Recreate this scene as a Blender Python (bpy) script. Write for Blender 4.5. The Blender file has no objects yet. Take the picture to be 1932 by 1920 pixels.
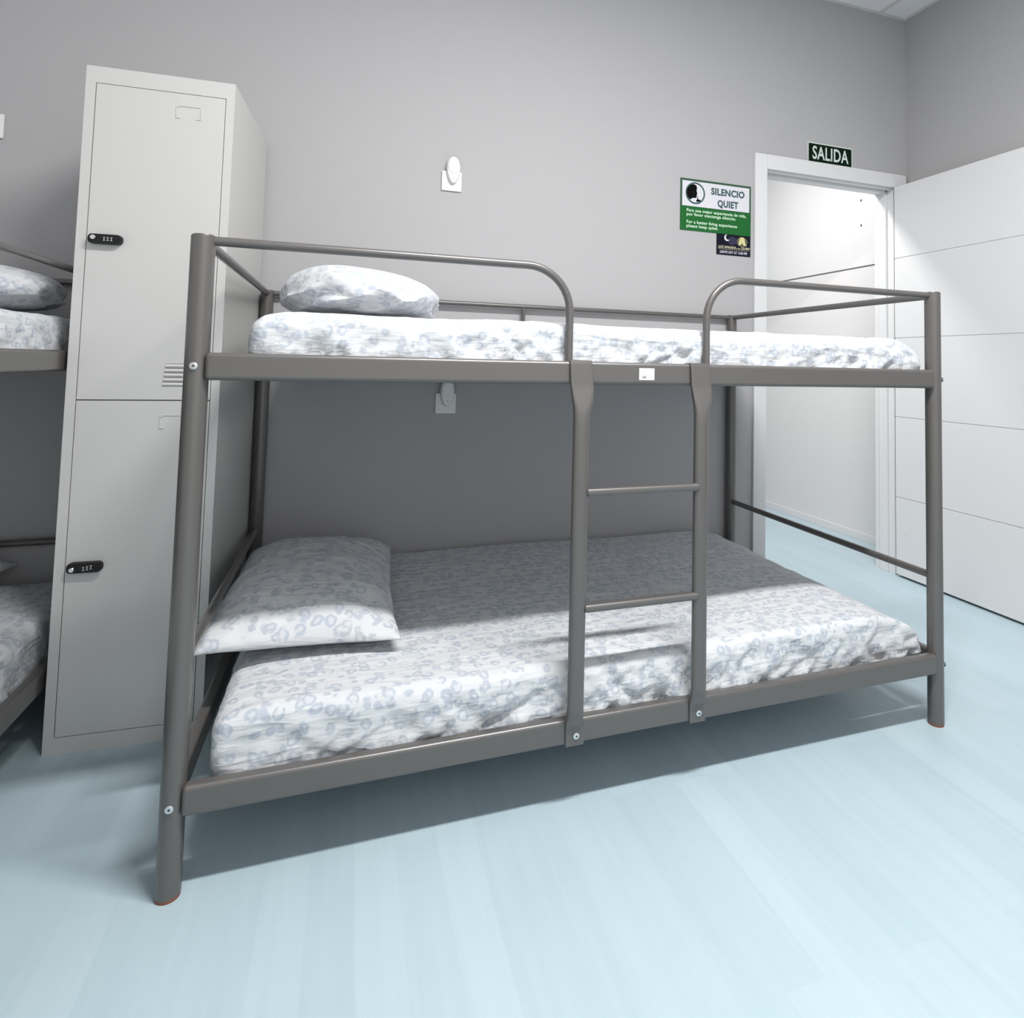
import bpy, bmesh, math, random
from mathutils import Vector, Matrix, noise
random.seed(4)
S = bpy.context.scene
C = S.collection

# ------------------------------------------------------------------ camera
cd = bpy.data.cameras.new('camera'); cam = bpy.data.objects.new('camera', cd); C.objects.link(cam)
cd.sensor_fit = 'HORIZONTAL'; cd.sensor_width = 36.0
cd.lens = 1194.77 / 1932 * 36
cd.shift_x = (966 - 1083.92) / 1932
cd.shift_y = (622.65 - 960) / 1932
cd.clip_start = 0.02; cd.clip_end = 50
yaw, pitch, roll = 0.3416, 0.0547, 0.0222
fwd = Vector((math.sin(yaw)*math.cos(pitch), math.cos(yaw)*math.cos(pitch), math.sin(pitch)))
rgt = Vector((math.cos(yaw), -math.sin(yaw), 0)); up = rgt.cross(fwd)
r2 = rgt*math.cos(roll) + up*math.sin(roll); u2 = -rgt*math.sin(roll) + up*math.cos(roll)
M = Matrix((r2, u2, -fwd)).transposed().to_4x4(); M.translation = Vector((0.2883, -1.4652, 1.0437))
cam.matrix_world = M
S.camera = cam

# ------------------------------------------------------------------ world, light, exposure
w = bpy.data.worlds.new('world'); S.world = w; w.use_nodes = True
w.node_tree.nodes['Background'].inputs[0].default_value = (0.8, 0.85, 0.9, 1)
w.node_tree.nodes['Background'].inputs[1].default_value = 0.0
S.view_settings.view_transform = 'Standard'; S.view_settings.look = 'None'
S.view_settings.gamma = 1; S.view_settings.use_curve_mapping = False
S.view_settings.exposure = 0.0
def area(name, loc, sx, sy, power, col=(1, 1, 1), spread=180):
    l = bpy.data.lights.new(name, 'AREA'); l.shape = 'RECTANGLE'; l.size = sx; l.size_y = sy
    l.energy = power; l.color = col; l.spread = math.radians(spread)
    o = bpy.data.objects.new(name, l); o.location = loc; C.objects.link(o); return o
area('tube_light', (1.10, -0.98, 2.925), 1.25, 0.13, 104, (1.0, 0.985, 0.97))
area('corridor_light', (2.12, 1.84, 2.80), 0.25, 0.25, 38, (1.0, 0.985, 0.975))

# ------------------------------------------------------------------ helpers
def finish(o, m, smooth=False):
    if m: o.data.materials.append(m)
    if smooth:
        for p in o.data.polygons: p.use_smooth = True
    return o
def obj(name, bm, m, parent=None, smooth=False, ang=None):
    me = bpy.data.meshes.new(name)
    bmesh.ops.recalc_face_normals(bm, faces=bm.faces)
    if ang is not None:
        for f in bm.faces: f.smooth = True
        for e in bm.edges:
            e.smooth = not (len(e.link_faces) == 2 and e.calc_face_angle(0) > math.radians(ang))
    bm.to_mesh(me); bm.free()
    o = bpy.data.objects.new(name, me); C.objects.link(o)
    if parent: o.parent = parent
    if ang is not None:
        md = o.modifiers.new('weighted_normals', 'WEIGHTED_NORMAL'); md.keep_sharp = True; md.weight = 90
    return finish(o, m, smooth)
def box(bm, x0, x1, y0, y1, z0, z1, bev=0, seg=2):
    vs = [bm.verts.new((x, y, z)) for x in (x0, x1) for y in (y0, y1) for z in (z0, z1)]
    fs = [(0,1,3,2), (4,6,7,5), (0,4,5,1), (2,3,7,6), (0,2,6,4), (1,5,7,3)]
    nf = [bm.faces.new([vs[i] for i in f]) for f in fs]
    if bev:
        es = set(e for f in nf for e in f.edges)
        bmesh.ops.bevel(bm, geom=list(es), offset=bev, segments=seg, affect='EDGES', profile=0.5)
def bx(name, m, parent, *a, bev=0, seg=2):
    bm = bmesh.new(); box(bm, *a, bev=bev, seg=seg); return obj(name, bm, m, parent, ang=35)
def tube(bm, pts, r, n=20, caps=True, rx=None):
    """swept round tube along points"""
    pts = [Vector(p) for p in pts]; rings = []
    t0 = (pts[1]-pts[0]).normalized()
    ref = Vector((0, 0, 1)) if abs(t0.z) < .9 else Vector((1, 0, 0))
    a = t0.cross(ref).normalized()
    for i, p in enumerate(pts):
        if i == 0: t = (pts[1]-p).normalized()
        elif i == len(pts)-1: t = (p-pts[i-1]).normalized()
        else: t = ((pts[i+1]-p).normalized() + (p-pts[i-1]).normalized()).normalized()
        a = (a - t*a.dot(t)).normalized(); b = t.cross(a)
        rr = r[i] if isinstance(r, (list, tuple)) else r
        rings.append([bm.verts.new(p + a*rr*math.cos(2*math.pi*k/n) + b*rr*math.sin(2*math.pi*k/n)) for k in range(n)])
    for A, B in zip(rings, rings[1:]):
        for k in range(n): bm.faces.new((A[k], A[(k+1) % n], B[(k+1) % n], B[k]))
    if caps: bm.faces.new(rings[0]); bm.faces.new(rings[-1])
def tb(name, m, parent, pts, r, n=20):
    bm = bmesh.new(); tube(bm, pts, r, n); return obj(name, bm, m, parent, ang=50)
def loft_z(bm, secs, n=24, e=2.0):
    """stack of superellipse sections (z, cx, cy, hx, hy, exponent)"""
    rings = []
    for z, cx, cy, hx, hy, ex in secs:
        ring = []
        for k in range(n):
            t = 2*math.pi*k/n; c, s = math.cos(t), math.sin(t)
            ring.append(bm.verts.new((cx+hx*math.copysign(abs(c)**(2/ex), c), cy+hy*math.copysign(abs(s)**(2/ex), s), z)))
        rings.append(ring)
    for A, B in zip(rings, rings[1:]):
        for k in range(n): bm.faces.new((A[k], A[(k+1) % n], B[(k+1) % n], B[k]))
    bm.faces.new(rings[0]); bm.faces.new(rings[-1])
def thing(name, label, cat, loc=(0, 0, 0), rotz=0, group=None):
    o = bpy.data.objects.new(name, None); C.objects.link(o); o.empty_display_size = .1
    o.location = loc; o.rotation_euler = (0, 0, rotz); o['label'] = label; o['category'] = cat
    if group: o['group'] = group
    return o
def tag(o, label, cat, group=None):
    o['label'] = label; o['category'] = cat
    if group: o['group'] = group
    return o
def struct(o, label=None):
    o['kind'] = 'structure'
    if label: o['label'] = label
    return o
def text(name, s, size, m, parent, loc, width=None, bold=0.0, shear=0.0, align='LEFT', sp=1.0, font_w=1.0):
    """flat raised lettering in the x-z plane facing -y"""
    cu = bpy.data.curves.new(name, 'FONT'); cu.body = s; cu.size = size; cu.align_x = align
    cu.offset = bold; cu.shear = shear; cu.extrude = 0.0004; cu.resolution_u = 3; cu.space_line = sp; cu.space_character = 1.06
    t = bpy.data.objects.new(name, cu); C.objects.link(t)
    bpy.context.view_layer.update()
    dg = bpy.context.evaluated_depsgraph_get()
    me = bpy.data.meshes.new_from_object(t.evaluated_get(dg))
    bpy.data.objects.remove(t); bpy.data.curves.remove(cu)
    xs = [v.co.x for v in me.vertices]; wd = max(xs)-min(xs); k = (width/wd) if width else font_w
    me.transform(Matrix.Rotation(math.pi/2, 4, 'X') @ Matrix.Diagonal((k, 1, 1, 1)))
    me.materials.clear(); me.materials.append(m)
    o = bpy.data.objects.new(name, me); C.objects.link(o); o.parent = parent; o.location = loc
    return o

# ------------------------------------------------------------------ materials
def mat(name, col, rough=.5, metal=0.0, bump=0, bscale=200, var=0, vscale=3, spec=.5, coat=0):
    m = bpy.data.materials.new(name); m.use_nodes = True; nt = m.node_tree; b = nt.nodes['Principled BSDF']
    b.inputs['Base Color'].default_value = (*col, 1); b.inputs['Roughness'].default_value = rough
    b.inputs['Metallic'].default_value = metal; b.inputs['Specular IOR Level'].default_value = spec
    if coat: b.inputs['Coat Weight'].default_value = coat; b.inputs['Coat Roughness'].default_value = .22
    tc = nt.nodes.new('ShaderNodeTexCoord')
    if var:
        n = nt.nodes.new('ShaderNodeTexNoise'); n.inputs['Scale'].default_value = vscale; n.inputs['Detail'].default_value = 3
        nt.links.new(tc.outputs['Object'], n.inputs['Vector'])
        mx = nt.nodes.new('ShaderNodeMix'); mx.data_type = 'RGBA'
        mx.inputs[6].default_value = (*[c*(1-var) for c in col], 1); mx.inputs[7].default_value = (*[min(1, c*(1+var)) for c in col], 1)
        nt.links.new(n.outputs['Fac'], mx.inputs[0]); nt.links.new(mx.outputs[2], b.inputs['Base Color'])
    if bump:
        n = nt.nodes.new('ShaderNodeTexNoise'); n.inputs['Scale'].default_value = bscale; n.inputs['Detail'].default_value = 4
        nt.links.new(tc.outputs['Object'], n.inputs['Vector'])
        bp = nt.nodes.new('ShaderNodeBump'); bp.inputs['Strength'].default_value = bump; bp.inputs['Distance'].default_value = .002
        nt.links.new(n.outputs['Fac'], bp.inputs['Height']); nt.links.new(bp.outputs[0], b.inputs['Normal'])
    return m
M_wall = mat('wall_paint', (.425, .419, .427), .75, bump=.25, bscale=160, var=.015, vscale=2)
M_wwall = mat('white_bounce_wall', (.84, .84, .84), .8, bump=.2, bscale=160)  # unseen left and front walls, made white to bounce light under the bunk
M_white = mat('white_paint', (.70, .70, .705), .45, bump=.08, bscale=60)
M_ceil = mat('ceiling_tile', (.88, .88, .89), .9, bump=.5, bscale=260, var=.02, vscale=120)
M_leaf = mat('white_lacquer_door', (.72, .718, .722), .35)
M_corr = mat('corridor_paint', (.70, .70, .70), .7, bump=.2, bscale=140)
M_corr2 = mat('corridor_panel', (.70, .69, .685), .5, bump=.12, bscale=90)
M_dark = mat('dark_joint', (.12, .12, .125), .6)
M_steel = mat('grey_powder_coat', (.088, .081, .076), .36, spec=.8, coat=.35)
M_cap = mat('brown_foot_cap', (.22, .085, .05), .6)
M_bolt = mat('zinc_bolt', (.72, .72, .72), .25, metal=1)
M_hex = mat('bolt_recess', (.06, .06, .06), .5)
M_lock = mat('locker_enamel', (.55, .545, .53), .38, bump=.05, bscale=300)
M_gap = mat('locker_seam', (.18, .175, .17), .7)
M_black = mat('black_plastic', (.008, .008, .010), .45, spec=.3)
M_chrome = mat('chrome_key_plug', (.8, .8, .78), .2, metal=1)
M_digit = mat('pale_digit', (.55, .55, .55), .5)
M_plast = mat('white_plastic', (.80, .80, .80), .35)
M_lens = mat('frosted_lens', (.74, .76, .76), .25)
M_sticker = mat('white_sticker', (.85, .84, .83), .5)
M_ink = mat('grey_ink', (.22, .22, .24), .6)
M_faint = mat('faint_ink', (.66, .65, .66), .6)

def floor_mat():
    m = bpy.data.materials.new('pale_blue_laminate'); m.use_nodes = True; nt = m.node_tree; b = nt.nodes['Principled BSDF']
    N = nt.nodes.new; L = nt.links.new
    tc = N('ShaderNodeTexCoord'); mp = N('ShaderNodeMapping'); mp.inputs['Rotation'].default_value = (0, 0, math.pi/2)
    L(tc.outputs['Object'], mp.inputs['Vector'])
    br = N('ShaderNodeTexBrick'); br.inputs['Scale'].default_value = 1; br.inputs['Brick Width'].default_value = .85
    br.inputs['Row Height'].default_value = .085; br.inputs['Mortar Size'].default_value = .0010; br.offset = .37; br.offset_frequency = 3
    br.inputs['Color1'].default_value = (0, 0, 0, 1); br.inputs['Color2'].default_value = (1, 1, 1, 1)
    br.inputs['Mortar'].default_value = (.15, .15, .15, 1); br.inputs['Mortar Smooth'].default_value = .6
    L(mp.outputs[0], br.inputs['Vector'])
    st = N('ShaderNodeMapping'); st.inputs['Scale'].default_value = (38, 1.6, 1); L(tc.outputs['Object'], st.inputs['Vector'])
    n1 = N('ShaderNodeTexNoise'); n1.inputs['Scale'].default_value = 1; n1.inputs['Detail'].default_value = 5; n1.inputs['Distortion'].default_value = .6
    L(st.outputs[0], n1.inputs['Vector'])
    n2 = N('ShaderNodeTexNoise'); n2.inputs['Scale'].default_value = 2.6; n2.inputs['Detail'].default_value = 4
    L(tc.outputs['Object'], n2.inputs['Vector'])
    a = N('ShaderNodeMath'); a.operation = 'MULTIPLY'; a.inputs[1].default_value = .27; L(br.outputs['Color'], a.inputs[0])
    c = N('ShaderNodeMath'); c.operation = 'MULTIPLY_ADD'; c.inputs[1].default_value = .5; L(n1.outputs['Fac'], c.inputs[0]); L(a.outputs[0], c.inputs[2])
    d = N('ShaderNodeMath'); d.operation = 'MULTIPLY_ADD'; d.inputs[1].default_value = .45; L(n2.outputs['Fac'], d.inputs[0]); L(c.outputs[0], d.inputs[2])
    cr = N('ShaderNodeValToRGB'); L(d.outputs[0], cr.inputs[0])
    cr.color_ramp.elements[0].position = .32; cr.color_ramp.elements[0].color = (.395, .505, .555, 1)
    cr.color_ramp.elements[1].position = .88; cr.color_ramp.elements[1].color = (.465, .575, .63, 1)
    L(cr.outputs[0], b.inputs['Base Color'])
    bp = N('ShaderNodeBump'); bp.inputs['Strength'].default_value = .12; bp.inputs['Distance'].default_value = .002
    L(d.outputs[0], bp.inputs['Height']); L(bp.outputs[0], b.inputs['Normal'])
    b.inputs['Roughness'].default_value = .42; b.inputs['Specular IOR Level'].default_value = .35
    return m
M_floor = floor_mat()

def sheet_mat(name, k=1.0):
    """white cotton printed with pale blue-grey leopard rosettes"""
    m = bpy.data.materials.new(name); m.use_nodes = True; nt = m.node_tree; b = nt.nodes['Principled BSDF']
    N = nt.nodes.new; L = nt.links.new
    tc = N('ShaderNodeTexCoord')
    nw = N('ShaderNodeTexNoise'); nw.inputs['Scale'].default_value = 28; nw.inputs['Detail'].default_value = 2; L(tc.outputs['Object'], nw.inputs['Vector'])
    sub = N('ShaderNodeVectorMath'); sub.operation = 'SUBTRACT'; sub.inputs[1].default_value = (.5, .5, .5); L(nw.outputs['Color'], sub.inputs[0])
    ml = N('ShaderNodeVectorMath'); ml.operation = 'SCALE'; ml.inputs['Scale'].default_value = .026; L(sub.outputs[0], ml.inputs[0])
    ad = N('ShaderNodeVectorMath'); ad.operation = 'ADD'; L(tc.outputs['Object'], ad.inputs[0]); L(ml.outputs[0], ad.inputs[1])
    vo = N('ShaderNodeTexVoronoi'); vo.inputs['Scale'].default_value = 35*k; vo.inputs['Randomness'].default_value = .85; L(ad.outputs[0], vo.inputs['Vector'])
    ring = N('ShaderNodeValToRGB'); L(vo.outputs['Distance'], ring.inputs[0])
    e = ring.color_ramp.elements; e[0].position = .0; e[0].color = (.25, .25, .25, 1); e[1].position = 1; e[1].color = (0, 0, 0, 1)
    for p, v in ((.20, .25), (.27, 1), (.41, 1), (.50, 0)):
        q = ring.color_ramp.elements.new(p); q.color = (v, v, v, 1)
    nb = N('ShaderNodeTexNoise'); nb.inputs['Scale'].default_value = 46; nb.inputs['Detail'].default_value = 1; L(tc.outputs['Object'], nb.inputs['Vector'])
    brk = N('ShaderNodeValToRGB'); L(nb.outputs['Fac'], brk.inputs[0]); brk.color_ramp.elements[0].position = .31; brk.color_ramp.elements[1].position = .43
    mu = N('ShaderNodeMath'); mu.operation = 'MULTIPLY'; L(ring.outputs[0], mu.inputs[0]); L(brk.outputs[0], mu.inputs[1])
    nl = N('ShaderNodeTexNoise'); nl.inputs['Scale'].default_value = 9; L(tc.outputs['Object'], nl.inputs['Vector'])
    sp = N('ShaderNodeMix'); sp.data_type = 'RGBA'; L(nl.outputs['Fac'], sp.inputs[0])
    sp.inputs[6].default_value = (.455, .47, .49, 1); sp.inputs[7].default_value = (.425, .475, .56, 1)
    mx = N('ShaderNodeMix'); mx.data_type = 'RGBA'; L(mu.outputs[0], mx.inputs[0])
    mx.inputs[6].default_value = (.60, .612, .63, 1); L(sp.outputs[2], mx.inputs[7])
    L(mx.outputs[2], b.inputs['Base Color'])
    st = N('ShaderNodeMapping'); st.inputs['Scale'].default_value = (5, 26, 26); st.inputs['Rotation'].default_value = (0, .72, .35); L(tc.outputs['Object'], st.inputs['Vector'])
    nz = N('ShaderNodeTexNoise'); nz.inputs['Scale'].default_value = .8; nz.inputs['Detail'].default_value = 2; nz.inputs['Distortion'].default_value = .35; L(st.outputs[0], nz.inputs['Vector'])
    rs = N('ShaderNodeMath'); rs.operation = 'SUBTRACT'; rs.inputs[1].default_value = .5; L(nz.outputs['Fac'], rs.inputs[0])
    ra = N('ShaderNodeMath'); ra.operation = 'ABSOLUTE'; L(rs.outputs[0], ra.inputs[0])
    rm = N('ShaderNodeMath'); rm.operation = 'MULTIPLY'; rm.inputs[1].default_value = -1.6; L(ra.outputs[0], rm.inputs[0])
    s2 = N('ShaderNodeMapping'); s2.inputs['Scale'].default_value = (12, 60, 60); s2.inputs['Rotation'].default_value = (0, .95, -.5); L(tc.outputs['Object'], s2.inputs['Vector'])
    n3 = N('ShaderNodeTexNoise'); n3.inputs['Scale'].default_value = .8; n3.inputs['Detail'].default_value = 2; L(s2.outputs[0], n3.inputs['Vector'])
    r3 = N('ShaderNodeMath'); r3.operation = 'SUBTRACT'; r3.inputs[1].default_value = .5; L(n3.outputs['Fac'], r3.inputs[0])
    a3 = N('ShaderNodeMath'); a3.operation = 'ABSOLUTE'; L(r3.outputs[0], a3.inputs[0])
    m3 = N('ShaderNodeMath'); m3.operation = 'MULTIPLY_ADD'; m3.inputs[1].default_value = -.7; L(a3.outputs[0], m3.inputs[0]); L(rm.outputs[0], m3.inputs[2])
    rm = m3
    bp = N('ShaderNodeBump'); bp.inputs['Strength'].default_value = .5; bp.inputs['Distance'].default_value = .012
    L(rm.outputs[0], bp.inputs['Height']); L(bp.outputs[0], b.inputs['Normal'])
    b.inputs['Roughness'].default_value = .85; b.inputs['Specular IOR Level'].default_value = .15
    b.inputs['Sheen Weight'].default_value = .1
    return m
M_sheet = sheet_mat('leopard_print_sheet')
M_pcase = sheet_mat('leopard_print_pillowcase', .9)

# ------------------------------------------------------------------ room shell
WY, RX, LX, FY, CZ = 1.1125, 3.083, -1.62, -2.30, 2.963     # back wall plane, right, left, front (unseen, set close for more bounce light), ceiling
DX0, DX1, DH, WT = 2.183, 2.998, 2.022, 0.13               # door opening and wall thickness
def room():
    bm = bmesh.new(); box(bm, LX-.1, 3.45, FY-.1, 4.6, -.1, 0); struct(obj('floor', bm, M_floor), 'pale blue wood-look laminate floor')
    bm = bmesh.new()
    box(bm, LX-.1, DX0, WY, WY+WT, 0, CZ+.1); box(bm, DX1, RX+.1, WY, WY+WT, 0, CZ+.1); box(bm, DX0, DX1, WY, WY+WT, DH+.001, CZ+.1)
    bmesh.ops.remove_doubles(bm, verts=bm.verts, dist=1e-5)
    struct(obj('wall_back', bm, M_wall), 'grey painted wall behind the bunk bed, with the doorway')
    struct(bx('wall_right', M_wall, None, RX, RX+.1, FY, WY, 0, CZ+.1), 'grey painted wall behind the open door')
    struct(bx('wall_left', M_wwall, None, LX-.1, LX, FY, WY, 0, CZ+.1))
    struct(bx('wall_front', M_wwall, None, LX-.1, RX+.1, FY-.1, FY, 0, CZ+.1))
    struct(bx('ceiling', M_ceil, None, LX-.1, RX+.1, FY-.1, WY+WT, CZ, CZ+.1), 'white suspended tile ceiling')
    # ceiling grid: perimeter angle and tee bars
    bm = bmesh.new()
    x = RX
    box(bm, LX, RX, WY-.022, WY, CZ-.004, CZ); box(bm, RX-.022, RX, FY, WY-.022, CZ-.004, CZ)
    x = 2.893
    while x > LX: box(bm, x-.012, x+.012, FY, WY-.022, CZ-.006, CZ); x -= .6
    y = WY-.3
    while y > FY: box(bm, LX, RX-.022, y-.012, y+.012, CZ-.0055, CZ); y -= .6
    struct(obj('trim_1', bm, M_white), 'white metal ceiling grid')
    # door casing on the room side
    c = .016; f = WY
    bm = bmesh.new()
    box(bm, DX0-.07, DX0, f-c, f, 0, DH+.073, bev=.003)
    box(bm, DX1+.012, RX-.014, f-c, f, 0, DH+.073, bev=.003)
    box(bm, DX0, DX1+.012, f-c, f, DH, DH+.073, bev=.002)
    struct(obj('trim_2', bm, M_white, ang=35), 'white door casing')
    # jambs with rebates and seal grooves
    bm = bmesh.new()
    j = .012
    box(bm, DX0-.02, DX0+.002, f, f+WT, 0, DH, bev=.001); box(bm, DX1-.002, DX1+.02, f, f+WT, 0, DH, bev=.001)
    box(bm, DX0, DX1, f, f+WT, DH-.001, DH+.001)
    box(bm, DX0, DX1, f+.002, f+.018, DH-.008, DH, bev=.002)
    box(bm, DX0, DX1, f+.045, f+WT-.035, DH-.014, DH, bev=.003)
    box(bm, DX0, DX0+j, f+.045, f+WT-.035, 0, DH, bev=.003); box(bm, DX1-j, DX1, f+.045, f+WT-.035, 0, DH, bev=.003)
    struct(obj('trim_3', bm, M_leaf, ang=35), 'white door jamb and stop')
    # corridor
    cx = 3.33; cy = WY+WT
    bm = bmesh.new()
    box(bm, cx, cx+.1, cy, 4.5, 1.708, 2.9)
    struct(obj('wall_corridor_upper', bm, M_corr), 'white upper corridor wall seen through the doorway')
    struct(bx('wall_corridor_lower', M_corr2, None, cx, cx+.1, cy, 4.5, 0, 1.698), 'white lower corridor wall seen through the doorway')
    struct(bx('trim_4', M_dark, None, cx+.002, cx+.1, cy, 4.5, 1.698, 1.708), 'thin dark joint in the corridor wall')
    struct(bx('wall_corridor_end', M_corr, None, 1.5, cx+.1, 4.5, 4.6, 0, 2.9))
    struct(bx('wall_corridor_left', M_corr, None, 1.4, 1.5, cy, 4.6, 0, 2.9))
    struct(bx('ceiling_corridor', M_ceil, None, 1.4, cx+.1, cy, 4.6, 2.9, 3.0))
    struct(bx('baseboard_corridor', M_white, None, cx-.012, cx, cy, 4.5, 0, .045, bev=.002), 'low white skirting along the corridor wall')
    for z in (2.131, 1.97):
        h = bx('screw_hole', M_hex, None, cx-.002, cx, 1.680, 1.690, z-.006, z+.006)
        tag(h, 'upper small dark screw hole in white corridor wall' if z > 2 else 'lower small dark screw hole in white corridor wall', 'screw hole', 'screw holes in the corridor wall')
room()

def door_leaf():
    # opened ninety degrees into the room, hinged on the right jamb
    X = 2.978; y0, y1 = .29, 1.092; z0, z1 = .012, DH-.003
    bm = bmesh.new(); box(bm, X+.003, X+.038, y0, y1, z0, z1, bev=.001)
    zs = [z0, .402, .812, 1.220, 1.638, z1]; g = .0022
    for i in range(5):
        box(bm, X, X+.0035, y0, y1, zs[i]+(g if i else 0), zs[i+1]-(g if i < 4 else 0), bev=.0008)
    d = struct(obj('door_1', bm, M_leaf, ang=35), 'white grooved door standing open against the right wall')
    bm = bmesh.new(); tube(bm, [(X, y0+.055, 1.0), (X-.006, y0+.055, 1.0)], .024, 20); tube(bm, [(X-.004, y0+.055, 1.0), (X-.03, y0+.055, 1.0), (X-.036, y0+.055, 1.0), (X-.055, y0+.055, 1.0), (X-.06, y0+.055, 1.0)], [.008, .009, .022, .025, .018], 20)
    obj('door_knob', bm, M_chrome, d, ang=40)
    m = bx('scuff_mark', M_digit, d, X-.0005, X, 1.018, 1.030, .225, .229)
    m.rotation_euler = (0, 0, 0)
door_leaf()

# ------------------------------------------------------------------ bunk bed
L_, W_, H_ = 1.98, 1.087, 1.292
RU = (.9965, 1.0525); RL = (.1555, .213)       # rail heights
def bolt(parent, p, axis='y', r=.0075):
    s = Vector((0, -1, 0)) if axis == 'y' else Vector((1, 0, 0))
    p = Vector(p)
    if axis == 'x': p = p + s*.006
    b = tb('bolt', M_bolt, parent, [p-s*.006, p-s*.0002, p, p+s*.003, p+s*.0045], [r*.5, r*.5, r, r, r*.6], 16)
    bm = bmesh.new(); tube(bm, [p+s*.003, p+s*.005], r*.36, 6); bm2 = obj('bolt_recess', bm, M_hex, parent)
    return b
def arc(cx, cz, r, a0, a1, y, n=9):
    return [(cx+r*math.cos(math.radians(a0+(a1-a0)*i/n)), y, cz+r*math.sin(math.radians(a0+(a1-a0)*i/n))) for i in range(n+1)]
def make_bunk():
    t = thing('bunk_bed', 'dark grey metal bunk bed with ladder, centre of the room', 'bunk bed', group='grey metal bunk beds')
    m = M_steel
    for i, (x, y) in enumerate(((0, 0), (L_, 0), (0, W_), (L_, W_))):
        bm = bmesh.new(); r = .0225
        tube(bm, [(x, y, .007), (x, y, H_-.003), (x, y, H_)], [r, r, r-.0025], 28)
        p = obj('post', bm, m, t, ang=50)
        tb('foot_cap', M_cap, p, [(x, y, 0), (x, y, .008)], [.0215, .0222], 24)
        if y == 0:
            if x == 0:
                for z in (1.025, .177): bolt(p, (x-.001, y-r+.0005, z))
            else:
                for z in (1.023, .172): bolt(p, (x+r-.001, y-.004, z), 'x')
    for z0, z1 in (RU, RL):
        bx('side_rail', m, t, .018, L_-.018, -.025, .003, z0, z1, bev=.009, seg=4)
        bx('side_rail', m, t, .018, L_-.018, W_-.003, W_+.0245, z0, z1, bev=.009, seg=4)
        bx('light_stop_flange', m, t, .018, L_-.018, .001, .034, z0+.001, z0+.0038)  # flange added to stop light leaking between rail and mattress
        bx('end_rail', m, t, -.012, .012, .015, W_-.015, z0, z1, bev=.007, seg=4)
        bx('end_rail', m, t, L_-.012, L_+.012, .015, W_-.015, z0, z1, bev=.007, seg=4)
        for k in range(11):
            x = .1 + k*(L_-.2)/10
            bx('slat', m, t, x-.02, x+.02, .003, W_-.003, z0+.0042, z0+.010)
    # end bars
    for x in (0, L_):
        for z in (1.281, .431):
            tb('end_bar', m, t, [(x, .018, z), (x, W_-.018, z)], .011, 16)
    # rear guard rail with stub post
    tb('rear_guard_rail', m, t, [(.018, W_, 1.281), (L_-.018, W_, 1.281)], .0095, 16)
    tb('guard_stub', m, t, [(.968, W_, 1.05), (.968, W_, 1.276)], .008, 12)
    # front guard rails with rounded inner ends
    zc = 1.281; r = .11
    bm = bmesh.new(); tube(bm, [(.018, 0, zc)] + arc(.796-r, zc-r, r, 90, 0, 0, 12) + [(.796, 0, 1.050)], .0098, 18)
    obj('guard_rail', bm, m, t, ang=50)
    bm = bmesh.new(); tube(bm, [(L_-.018, 0, zc)] + arc(1.181+r, zc-r, r, 90, 180, 0, 12) + [(1.181, 0, 1.050)], .0098, 18)
    obj('guard_rail', bm, m, t, ang=50)
    # ladder
    ladder_x = (.8185, 1.1465)
    for i, x in enumerate(ladder_x):
        bm = bmesh.new(); yc = -.037
        loft_z(bm, [(.1555, x+.003, -.0275, .0225, .003, 8), (.196, x+.003, -.0275, .0225, .003, 8), (.206, x+.001, -.029, .0225, .0055, 5),
                    (.222, x, -.034, .0205, .0105, 3), (.245, x, yc, .0200, .0120, 2.3), (.90, x, yc, .0200, .0120, 2.3),
                    (.925, x+.0005, yc, .0205, .0120, 2.4), (.945, x+.003, -.035, .0235, .0105, 3), (.960, x+.004, -.033, .0265, .0085, 4), (.985, x+.0035, -.0305, .0285, .0060, 7),
                    (1.000, x+.0025, -.029, .0290, .0045, 8), (1.045, x, -.0285, .0285, .0040, 8), (1.0525, x, -.0265, .0280, .0030, 8)], 32)
        u = obj('ladder_upright', bm, m, t, ang=60)
        bx('ladder_hook', m, u, x-.028, x+.028, -.029, .006, 1.0515, 1.0550, bev=.0012)
        bolt(t, (x+(.006 if i == 0 else .005), -.0303, .178))
    for z in (.742, .472):
        bm = bmesh.new()
        box(bm, ladder_x[0]+.014, ladder_x[1]-.006, -.051, -.025, z-.010, z+.009, bev=.0075, seg=4)
        obj('rung', bm, m, t, ang=50)
    return t
bunk = make_bunk()
# a copy set lengthways along the left wall, its rear side towards the room
def copy_tree(o, parent=None):
    c = o.copy(); C.objects.link(c)
    if parent: c.parent = parent
    for ch in list(o.children): copy_tree(ch, c)
    return c
bunk2 = copy_tree(bunk)
bunk2['label'] = 'dark grey metal bunk bed at the left edge, behind the locker'
bunk2.rotation_euler = (0, 0, -math.pi/2); bunk2.location = (-.456-W_, W_, 0)
# number sticker on the upper rail of the near bunk
st = bx('number_sticker', M_sticker, bunk, .9745, 1.0165, -.0256, -.0250, 1.0095, 1.039)
st['label'] = 'small white sticker'
text('sticker_print', '6A', .009, M_ink, st, (.9835, -.0261, 1.0145), bold=.0003)
for a in ((.979, .9965, 1.028, 1.030), (.986, .999, 1.0235, 1.0245), (1.0005, 1.0010, 1.013, 1.035), (.979, 1.012, 1.0115, 1.0122)):
    bx('sticker_line', M_faint, st, a[0], a[1], -.0260, -.0256, a[2], a[3])

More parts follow.
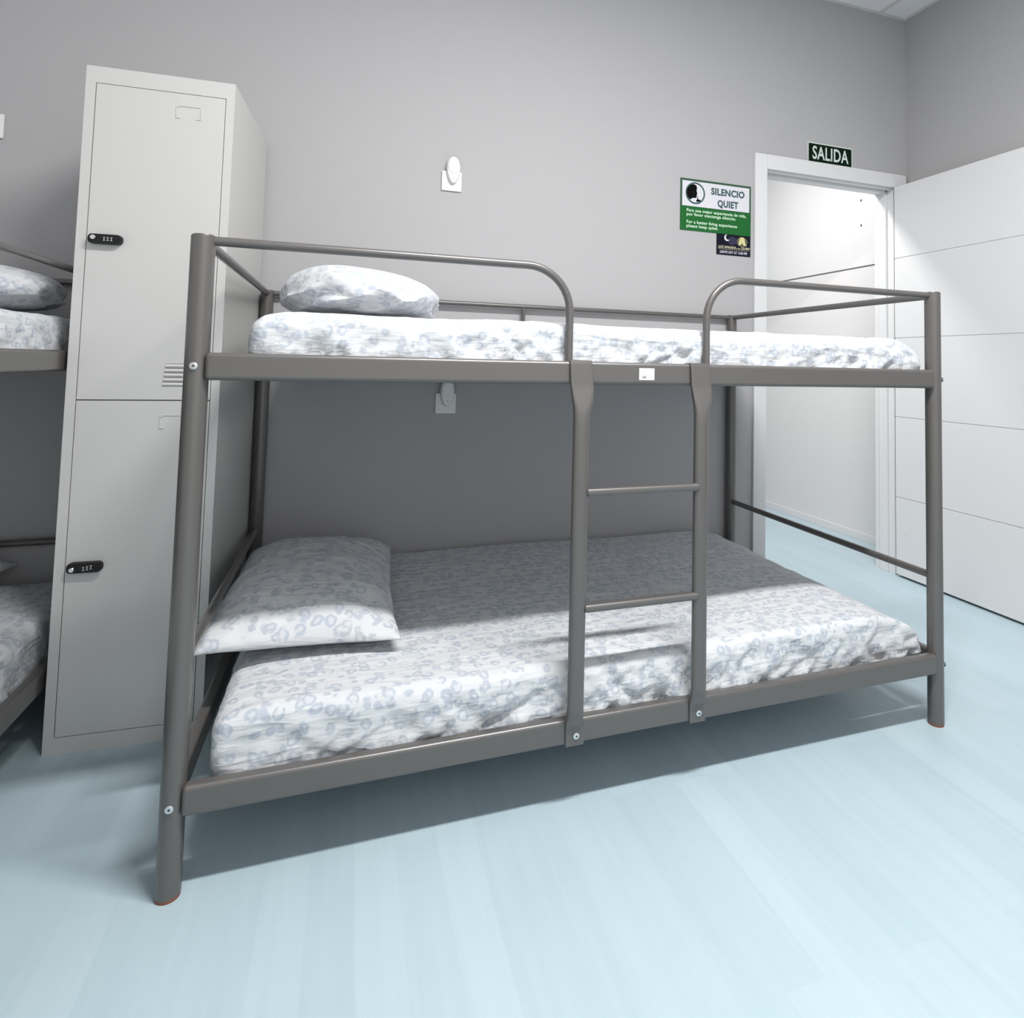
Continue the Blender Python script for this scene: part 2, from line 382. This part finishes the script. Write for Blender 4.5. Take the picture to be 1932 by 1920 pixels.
# ------------------------------------------------------------------ mattresses and pillows
def fold(p, ang, freq, seed, warp=.5):
    """ridged fold noise running along a direction in the x-z plane"""
    c, s = math.cos(ang), math.sin(ang)
    u = p.x*c + p.z*s; v = -p.x*s + p.z*c
    q = Vector((u*freq*.28, v*freq, p.y*freq*.4 + seed))
    q += warp*Vector((noise.noise(q*.7+Vector((5, 1, 2))), noise.noise(q*.7), 0))
    return 1 - abs(noise.noise(q))*2.6
def mattress(name, x0, x1, y0, y1, z0, z1, r, seed, topdrop, side, front):
    cell = .0095; bm = bmesh.new()
    nx, ny, nz = [max(2, int(round(d/cell))) for d in (x1-x0, y1-y0, z1-z0)]
    idx = {}
    def V(i, j, k):
        if (i, j, k) not in idx: idx[(i, j, k)] = bm.verts.new((x0+(x1-x0)*i/nx, y0+(y1-y0)*j/ny, z0+(z1-z0)*k/nz))
        return idx[(i, j, k)]
    for i in range(nx):
        for j in range(ny):
            for k in (0, nz): bm.faces.new((V(i, j, k), V(i+1, j, k), V(i+1, j+1, k), V(i, j+1, k)))
        for k in range(nz):
            for j in (0, ny): bm.faces.new((V(i, j, k), V(i+1, j, k), V(i+1, j, k+1), V(i, j, k+1)))
    for j in range(ny):
        for k in range(nz):
            for i in (0, nx): bm.faces.new((V(i, j, k), V(i, j+1, k), V(i, j+1, k+1), V(i, j, k+1)))
    for v in bm.verts:
        p = v.co.copy()
        q = Vector((min(max(p.x, x0+r), x1-r), min(max(p.y, y0+r), y1-r), min(max(p.z, z0+r), z1-r)))
        d = p-q
        if d.length > 1e-6:
            n = d.normalized(); s = q + n*min(r, max(d.length, r))
        else: n = Vector((0, 0, 1)); s = p
        hz = (s.z-z0)/(z1-z0)
        sd = 1-abs(n.z)                                  # 1 on the sides
        low = max(0, 1-hz)
        f1 = fold(s, .75, 26, seed)*.5 + fold(s, .5, 44, seed+3)*.42 + fold(s, -.8, 20, seed+9)*.5
        gate = max(0, min(1, .5+1.6*noise.noise(Vector((s.x*3.1, s.y*3.1, seed+20)))))
        amp = side*sd*(.4+.9*low)*(.4+gate)
        topw = .0034*(fold(Vector((s.x, 0, s.y)), .25, 16, seed+5)*.6)*(1-sd)*(hz > .5)
        cr = .0016*noise.noise(Vector((s.x*40, s.y*40, s.z*40)))
        s2 = s + n*(amp*(f1-.6) + topw + cr)
        # soft overall shape
        ex = max(0, (s.x-(x1-topdrop))/topdrop)
        s2.z -= hz*(z1-z0)*.42*ex**2.2
        exl = max(0, ((x0+.10)-s.x)/.10); s2.z -= hz*.014*exl**2
        s2.z += hz*.006*noise.noise(Vector((s.x*4, s.y*4, seed)))
        if front: s2.y += max(0, -n.y)*max(0, (s.x-x0)/(x1-x0)-.62)*.066*(1-.3*hz)
        v.co = s2
    return obj(name, bm, M_sheet, None, smooth=True)
m_low = tag(mattress('mattress', .055, 1.945, .006, 1.062, .168, .322, .030, 1.3, .20, .0130, True),
            'lower bunk mattress of the centre bed in pale leopard print sheet', 'mattress', 'mattresses in leopard print sheets')
m_up = tag(mattress('mattress', .088, 1.955, .010, 1.066, 1.008, 1.146, .034, 7.7, .13, .0135, False),
           'upper bunk mattress of the centre bed in pale leopard print sheet', 'mattress', 'mattresses in leopard print sheets')
for src, lab in ((m_low, 'lower mattress of the left bed, partly hidden behind the locker'), (m_up, 'upper mattress of the left bed, partly hidden behind the locker')):
    c = src.copy(); C.objects.link(c); c['label'] = lab
    c.rotation_euler = (0, 0, -math.pi/2); c.location = bunk2.location + Vector((.012, .03, 0))

def pillow(name, a, b, T, seed, crease=.010, nx=84, ny=120, flat=.32, pinch=.06, puff=.55, pe=2.6):
    bm = bmesh.new(); top = {}; bot = {}
    for s, dct in ((1, top), (-1, bot)):
        for i in range(nx+1):
            for j in range(ny+1):
                edge = i in (0, nx) or j in (0, ny)
                if s == -1 and edge: dct[i, j] = top[i, j]; continue
                u = -1+2*i/nx; v = -1+2*j/ny
                uu = math.sin(u*math.pi/2)*.35+u*.65; vv = math.sin(v*math.pi/2)*.35+v*.65
                px = a*uu*(1-pinch*(1-vv*vv)); py = b*vv*(1-pinch*.8*(1-uu*uu))
                h = T*max(0, (1-abs(uu)**pe)*(1-abs(vv)**(pe+.4)))**puff
                q = Vector((px, py, seed))
                fl = fold(Vector((px, seed, py)), .5, 9, seed)*.6 + fold(Vector((px, seed, py)), -.7, 13, seed+4)*.5 + fold(Vector((px, seed, py)), 1.3, 20, seed+8)*.25
                e2 = max(abs(uu), abs(vv))
                h2 = h + crease*(fl-.7)*min(1, h/T*2.2)*(.35+.9*e2)*s
                h2 = max(h2, 0)
                z = h2 if s > 0 else -h2*flat
                wob = .006*noise.noise(q*9)
                dct[i, j] = bm.verts.new((px+wob*uu, py+wob*vv, z))
    for s, g in ((1, top), (-1, bot)):
        for i in range(nx):
            for j in range(ny):
                f = (g[i, j], g[i+1, j], g[i+1, j+1], g[i, j+1])
                bm.faces.new(f if s > 0 else f[::-1])
    return bm
p1 = obj('pillow', pillow('p', .235, .405, .105, 3.1, .008), M_pcase, None, smooth=True)
tag(p1, 'flat pillow with pointed corners on the centre lower bunk', 'pillow', 'pillows in leopard print cases')
p1.location = (.216, .600, .363); p1.rotation_euler = (0, math.radians(1.5), math.radians(-2))
def plump(a, b, hu, hd, seed, n=64):
    """full, rumpled pillow: a rounded superellipsoid with gathered folds"""
    bm = bmesh.new(); idx = {}
    def V(i, j, k):
        if (i, j, k) not in idx:
            d = Vector((math.tan((2*i/n-1)*.785), math.tan((2*j/n-1)*.785), math.tan((2*k/n-1)*.785)))
            p = 2.55; r = (abs(d.x)**p+abs(d.y)**p+abs(d.z)**p)**(-1/p); d *= r
            x, y, z = d
            q = Vector((x*a, y*b, z*.12))
            f = fold(Vector((q.x, seed, q.z*1.6)), .85, 9, seed)*.7 + fold(Vector((q.x, q.y, q.z)), -.6, 13, seed+4)*.5 + fold(Vector((q.y, seed, q.z)), .9, 12, seed+7)*.4
            low = max(0, min(1, .85-z))
            k2 = 1 + .085*(f-.75)*low + .022*noise.noise(q*7+Vector((seed, 0, 0)))
            zz = z*(hu*(1-.14*x) if z > 0 else hd)
            idx[(i, j, k)] = bm.verts.new((x*a*k2, y*b*k2, zz*(1 + .05*(f-.75)*low)))
        return idx[(i, j, k)]
    for i in range(n):
        for j in range(n):
            for k in (0, n):
                bm.faces.new((V(i, j, k), V(i+1, j, k), V(i+1, j+1, k), V(i, j+1, k)))
                bm.faces.new((V(i, k, j), V(i+1, k, j), V(i+1, k, j+1), V(i, k, j+1)))
                bm.faces.new((V(k, i, j), V(k, i+1, j), V(k, i+1, j+1), V(k, i, j+1)))
    return bm
p2 = obj('pillow', plump(.216, .36, .101, .050, 8.4), M_pcase, None, smooth=True)
tag(p2, 'plump rumpled pillow on the centre upper bunk', 'pillow', 'pillows in leopard print cases')
p2.location = (.322, .55, 1.203); p2.rotation_euler = (0, math.radians(2), math.radians(2))
for src, lab, dz, dx, dy in ((p1, 'pillow on the lower bunk at the left edge of the photo', 0, -.155, 0), (p2, 'pillow on the upper bunk of the left bed', 0, .12, 0)):
    c = src.copy(); C.objects.link(c); c['label'] = lab
    lx, ly = src.location.x, src.location.y
    c.rotation_euler = (0, 0, -math.pi/2 + src.rotation_euler.z)
    c.location = Vector((bunk2.location.x + ly + dx, bunk2.location.y - lx + dy, src.location.z + dz))

# ------------------------------------------------------------------ locker
def locker():
    t = thing('locker', 'tall pale grey two-door metal locker between the bunk beds', 'locker', (-.4205, .592, 0), -.052)
    Wd, D, H = .3685, .513, 1.838
    m = M_lock
    bm = bmesh.new()
    box(bm, 0, .024, 0, .02, 0, H); box(bm, Wd-.022, Wd, 0, .02, 0, H); box(bm, .024, Wd-.022, 0, .02, H-.046, H); box(bm, .024, Wd-.022, 0, .02, 0, .042)
    box(bm, 0, .003, .02, D, 0, H); box(bm, Wd-.003, Wd, .02, D, 0, H); box(bm, .003, Wd-.003, .02, D, H-.003, H); box(bm, .003, Wd-.003, D-.003, D, 0, H-.003)
    box(bm, .003, Wd-.003, .02, D-.003, .038, .042); box(bm, .003, Wd-.003, .02, D-.003, .917, .921)
    obj('body', bm, m, t)
    obj_g = bx('door_gap', M_gap, t, .022, Wd-.020, .006, .018, .040, H-.044); obj_g.name = 'door_seam'
    for z0, z1, low in ((.9215, H-.0475, 0), (.0435, .9185, 1)):
        x0, x1 = .0257, Wd-.0237
        d = bx('locker_door', m, t, x0, x1, -.0005, .012, z0, z1, bev=.0012)
        d['label'] = 'lower door' if low else 'upper door'
        # combination lock
        lz = .479 if low else 1.357; lx0, lx1 = .034, .111
        bm = bmesh.new(); n = 10; pr = []
        hh = .0125; rr = .010
        for cx, cz, a0 in ((lx1-rr, lz+hh-rr, 0), (lx0+rr, lz+hh-rr, 90), (lx0+rr, lz-hh+rr, 180), (lx1-rr, lz-hh+rr, 270)):
            for k in range(n+1):
                a = math.radians(a0+90*k/n); pr.append((cx+rr*math.cos(a), cz+rr*math.sin(a)))
        f = [bm.verts.new((x, -.0175, z)) for x, z in pr]; g = [bm.verts.new((x, -.0145, z)) for x, z in [( (x-(lx0+lx1)/2)*1.03+(lx0+lx1)/2, (z-lz)*1.06+lz) for x, z in pr]]
        h = [bm.verts.new((v.co.x, -.0003, v.co.z)) for v in g]
        bm.faces.new(f); bm.faces.new(h)
        for A, B in ((f, g), (g, h)):
            for k in range(len(A)): bm.faces.new((A[k], A[(k+1) % len(A)], B[(k+1) % len(B)], B[k]))
        lk = obj('combination_lock', bm, M_black, d, ang=30)
        kx, kz = lx0+.0125, lz+(.003 if not low else -.003)
        bm = bmesh.new(); tube(bm, [(kx, -.017, kz), (kx, -.0200, kz), (kx, -.0212, kz)], [.0064, .0064, .0052], 16)
        box(bm, kx-.0008, kx+.0008, -.0216, -.021, kz-.003, kz+.003)
        kk = obj('key_plug', bm, M_chrome, d, ang=40); kk['label'] = 'silver keyhole of the lock'
        bm = bmesh.new()
        for k in range(3):
            dx = lx0+.036+k*.0085; dzv = (k-1)*.0018 if low else 0
            box(bm, dx, dx+.005, -.0181, -.0174, lz+.003+dzv, lz+.0045+dzv); box(bm, dx, dx+.005, -.0181, -.0174, lz-.005+dzv, lz-.0037+dzv)
            box(bm, dx+.0018, dx+.0032, -.0181, -.0174, lz-.004+dzv, lz+.0035+dzv)
        obj('lock_dial', bm, M_digit, d)
        # embossed name-card holder
        cz0 = .842 if low else 1.718; cz1 = cz0+.037; cx0 = .221 if not low else .2235; cx1 = cx0+.064
        bm = bmesh.new()
        box(bm, cx0+.006, cx1-.004, -.0022, -.0003, cz1-.0018, cz1, bev=.0006)
        box(bm, cx0, cx0+.002, -.0022, -.0003, cz0+.004, cz1-.006, bev=.0006); box(bm, cx1-.002, cx1, -.0022, -.0003, cz0+.004, cz1-.003, bev=.0006)
        for ax in (cx0, cx1-.012): box(bm, ax, ax+.012, -.0026, -.0003, cz0, cz0+.003, bev=.0008)
        box(bm, cx0, cx0+.007, -.0026, -.0003, cz1-.006, cz1-.002, bev=.0008)
        obj('card_holder', bm, m, d)
        if not low:
            for k in range(5):
                z = 1.021-k*.0128
                bm = bmesh.new()
                a = [(.232-.0012*k, z), (.315, z)]
                box(bm, a[0][0], a[1][0], -.0052, -.0003, z-.0065, z-.0005)
                for v in bm.verts:
                    if v.co.y < -.004 and v.co.z > z-.002: v.co.y = -.0008
                obj('vent_louvre', bm, m, d)
                bx('vent_slot', M_gap, d, a[0][0], a[1][0], -.0009, -.0004, z-.0009, z+.0012)
    return t
locker()

# ------------------------------------------------------------------ wall fittings
def night_light(x, z, lab):
    """plug-in oval night light on a square white plate; x,z = plate lower-left corner"""
    t = thing('night_light', lab, 'night light', (x, WY, z), 0, 'white oval night lights on the back wall')
    s = .081
    bx('wall_plate', M_plast, t, 0, s, -.009, 0, 0, s, bev=.003)
    bx('plate_inset', M_plast, t, .012, s-.012, -.0105, -.008, .012, s-.012, bev=.001)
    cx = .044; cz = .083; hx = .031; hz = .056
    bm = bmesh.new(); n = 32; rings = []
    for y, k in ((-.010, 1), (-.022, 1), (-.027, .93), (-.030, .80)):
        rings.append([bm.verts.new((cx+hx*k*(.88+.12*math.sin(2*math.pi*i/n))*math.cos(2*math.pi*i/n), y, cz+hz*(k if k == 1 else 1-(1-k)*.6)*math.sin(2*math.pi*i/n))) for i in range(n)])
    for A, B in zip(rings, rings[1:]):
        for i in range(n): bm.faces.new((A[i], A[(i+1) % n], B[(i+1) % n], B[i]))
    bm.faces.new(rings[0]); bm.faces.new(rings[-1])
    obj('lamp_body', bm, M_plast, t, ang=40)
    bm = bmesh.new(); rings = []
    for y, k in ((-.0295, 1), (-.0325, .9), (-.0340, .6)):
        rings.append([bm.verts.new((cx+.024*k*math.cos(2*math.pi*i/n), y, cz+.016+.034*k*math.sin(2*math.pi*i/n))) for i in range(n)])
    for A, B in zip(rings, rings[1:]):
        for i in range(n): bm.faces.new((A[i], A[(i+1) % n], B[(i+1) % n], B[i]))
    bm.faces.new(rings[0]); bm.faces.new(rings[-1])
    obj('lamp_lens', bm, M_lens, t, ang=50)
    s = tb('light_sensor', M_digit, t, [(cx, -.0297, cz-.032), (cx, -.0315, cz-.032)], [.0038, .003], 12)
night_light(.6165, 1.739, 'white oval night light on the wall above the upper bunk')
night_light(.6215, .838, 'white oval night light on the wall below the upper bunk')
t = thing('wall_plate', 'small white square wall plate at the far left edge of the photo', 'wall plate', (-.894, WY, 1.747))
bx('plate_frame', M_plast, t, 0, .081, -.009, 0, 0, .081, bev=.003)
bx('plate_cover', M_plast, t, .012, .069, -.0105, -.008, .012, .069, bev=.001)

# ------------------------------------------------------------------ signs
G_dk = mat('sign_border_green', (.045, .095, .058), .5)
G_mid = mat('sign_green', (.020, .125, .032), .5)
G_white = mat('sign_white', (.66, .65, .70), .45)
G_txt = mat('sign_slate_lettering', (.06, .115, .115), .5)
G_pale = mat('sign_pale_lettering', (.55, .72, .55), .5)
K = mat('print_black', (.004, .004, .004), .5)
for q in (G_dk, G_mid, G_white, G_txt, G_pale, K): q.node_tree.nodes['Principled BSDF'].inputs['Specular IOR Level'].default_value = .06
def poly(name, pts, m, parent, y0, y1, loc=(0, 0, 0)):
    bm = bmesh.new()
    a = [bm.verts.new((x, y0, z)) for x, z in pts]; b = [bm.verts.new((x, y1, z)) for x, z in pts]
    bm.faces.new(a); bm.faces.new(b)
    for i in range(len(a)): bm.faces.new((a[i], a[(i+1) % len(a)], b[(i+1) % len(a)], b[i]))
    o = obj(name, bm, m, parent); o.location = loc; return o
def ell(cx, cz, rx, rz, a0=0, a1=360, n=40):
    return [(cx+rx*math.cos(math.radians(a0+(a1-a0)*i/n)), cz+rz*math.sin(math.radians(a0+(a1-a0)*i/n))) for i in range(n)]
def sign_quiet():
    X0, X1, Z0, Z1 = 1.7115, 2.0965, 1.681, 1.925; W = X1-X0; H = Z1-Z0
    t = thing('quiet_sign', 'green and white silence sign on the wall left of the doorway', 'sign', (X0, WY, Z0))
    bx('sign_board', G_dk, t, 0, W, -.003, 0, 0, H)
    bx('green_panel', G_mid, t, .0, W, -.0034, -.003, 0, .112)
    bx('white_panel', G_white, t, .009, W-.009, -.0034, -.003, .115, H-.010)
    cx, cz, R = .078, .178, .052
    poly('ring', ell(cx, cz, R, R), G_txt, t, -.0038, -.0034)
    poly('ring_field', ell(cx, cz, R-.008, R-.008), G_white, t, -.0041, -.0038)
    # head in profile, a finger raised to the lips
    head = [(-.008, .040), (.004, .037), (.009, .029), (.010, .020), (.0075, .015), (.009, .008), (.0115, -.001), (.009, -.005), (.0105, -.009),
            (.008, -.012), (.009, -.016), (.004, -.021), (-.004, -.023), (-.012, -.022), (-.020, -.030), (-.028, -.029), (-.037, -.018), (-.042, -.004), (-.041, .012), (-.034, .026), (-.022, .036)]
    poly('head_silhouette', [(cx-.002+x*1.05, cz+z*1.05) for x, z in head], K, t, -.0044, -.0041)
    hand = [(.010, -.016), (.0135, -.016), (.0145, -.027), (.026, -.029), (.029, -.033), (.022, -.038), (.008, -.041), (.003, -.036), (.009, -.030)]
    poly('hand_silhouette', [(cx+x, cz+z) for x, z in hand], K, t, -.0044, -.0041)
    text('lettering', 'SILENCIO', .044, G_txt, t, (.163, -.0040, .183), width=.185, bold=.0016)
    text('lettering', 'QUIET', .044, G_txt, t, (.198, -.0040, .128), width=.115, bold=.0016)
    text('lettering', 'Para una mejor experiencia de vida,', .020, G_pale, t, (.032, -.0040, .0890), width=.325, bold=.0005)
    text('lettering', 'por favor mantenga silencio.', .020, G_pale, t, (.032, -.0040, .0700), width=.268, bold=.0005)
    text('lettering', 'For a better living experience', .020, G_pale, t, (.032, -.0040, .0340), width=.274, bold=.0005)
    text('lettering', 'please keep quiet.', .020, G_pale, t, (.032, -.0040, .0150), width=.170, bold=.0005)
sign_quiet()
def sign_lights():
    X0, X1, Z0, Z1 = 1.908, 2.0965, 1.581, 1.681; W = X1-X0; H = Z1-Z0
    navy = mat('print_navy', (.007, .007, .018), .4, spec=.15); blue = mat('print_dusk', (.022, .022, .055), .4)
    glow = mat('print_lamp_yellow', (.62, .58, .28), .5); halo = mat('print_dim_olive', (.10, .10, .06), .5); gold = mat('print_gold', (.60, .56, .38), .5); moonm = mat('print_moon', (.62, .64, .62), .5); lil = mat('print_lilac', (.62, .60, .72), .5)
    t = thing('lights_out_sign', 'small dark lights-out notice with moon and tent below the green sign', 'sign', (X0, WY, Z0))
    bx('sign_board', navy, t, 0, W, -.002, 0, 0, H-.0005)
    poly('dusk_patch', ell(.087, .070, .026, .020), blue, t, -.0024, -.002)
    R = .016
    cres = ell(.057, .083, R, R, 100, 320, 24) + ell(.0645, .0870, R*.86, R*.86, 310, 112, 24)
    poly('moon', cres, moonm, t, -.0027, -.0024)
    poly('tent_halo', ell(.141, .069, .031, .024), halo, t, -.0023, -.002)
    poly('tent', [(.121, .052), (.122, .066), (.127, .084), (.134, .092), (.148, .092), (.155, .083), (.158, .066), (.166, .050), (.150, .053), (.144, .060), (.141, .068), (.138, .060), (.131, .054)], glow, t, -.0027, -.0023)
    text('lettering', '¡LUZ APAGADA', .0165, gold, t, (.008, -.0028, .0325), width=.098, bold=.0004, shear=.15)
    text('lettering', 'a las', .011, gold, t, (.109, -.0028, .0325), width=.022, bold=.0002, shear=.15)
    text('lettering', '23:00!', .0165, gold, t, (.135, -.0028, .0325), width=.048, bold=.0004, shear=.15)
    bx('rule_line', gold, t, .012, W-.010, -.0026, -.002, .0265, .0275)
    text('lettering', 'LIGHTS OUT AT 11:00 PM!', .0165, lil, t, (.017, -.0028, .0085), width=.152, bold=.0004, shear=.15)
sign_lights()
def sign_exit():
    X0, X1, Z0, Z1 = 2.434, 2.716, 2.0965, 2.198; W = X1-X0; H = Z1-Z0
    ex = mat('exit_sign_dark_green', (.003, .014, .006), .4, spec=.1); el = mat('exit_sign_lettering', (.66, .70, .68), .5)
    t = thing('exit_sign', 'dark green SALIDA exit sign above the door casing', 'sign', (X0, WY, Z0))
    bx('sign_frame', el, t, 0, W, -.003, 0, 0, H)
    bx('sign_face', ex, t, .0045, W-.0055, -.0036, -.003, 0, H-.006)
    text('lettering', 'SALIDA', .094, el, t, (.026, -.0045, .018), width=.228, bold=.0016)
sign_exit()
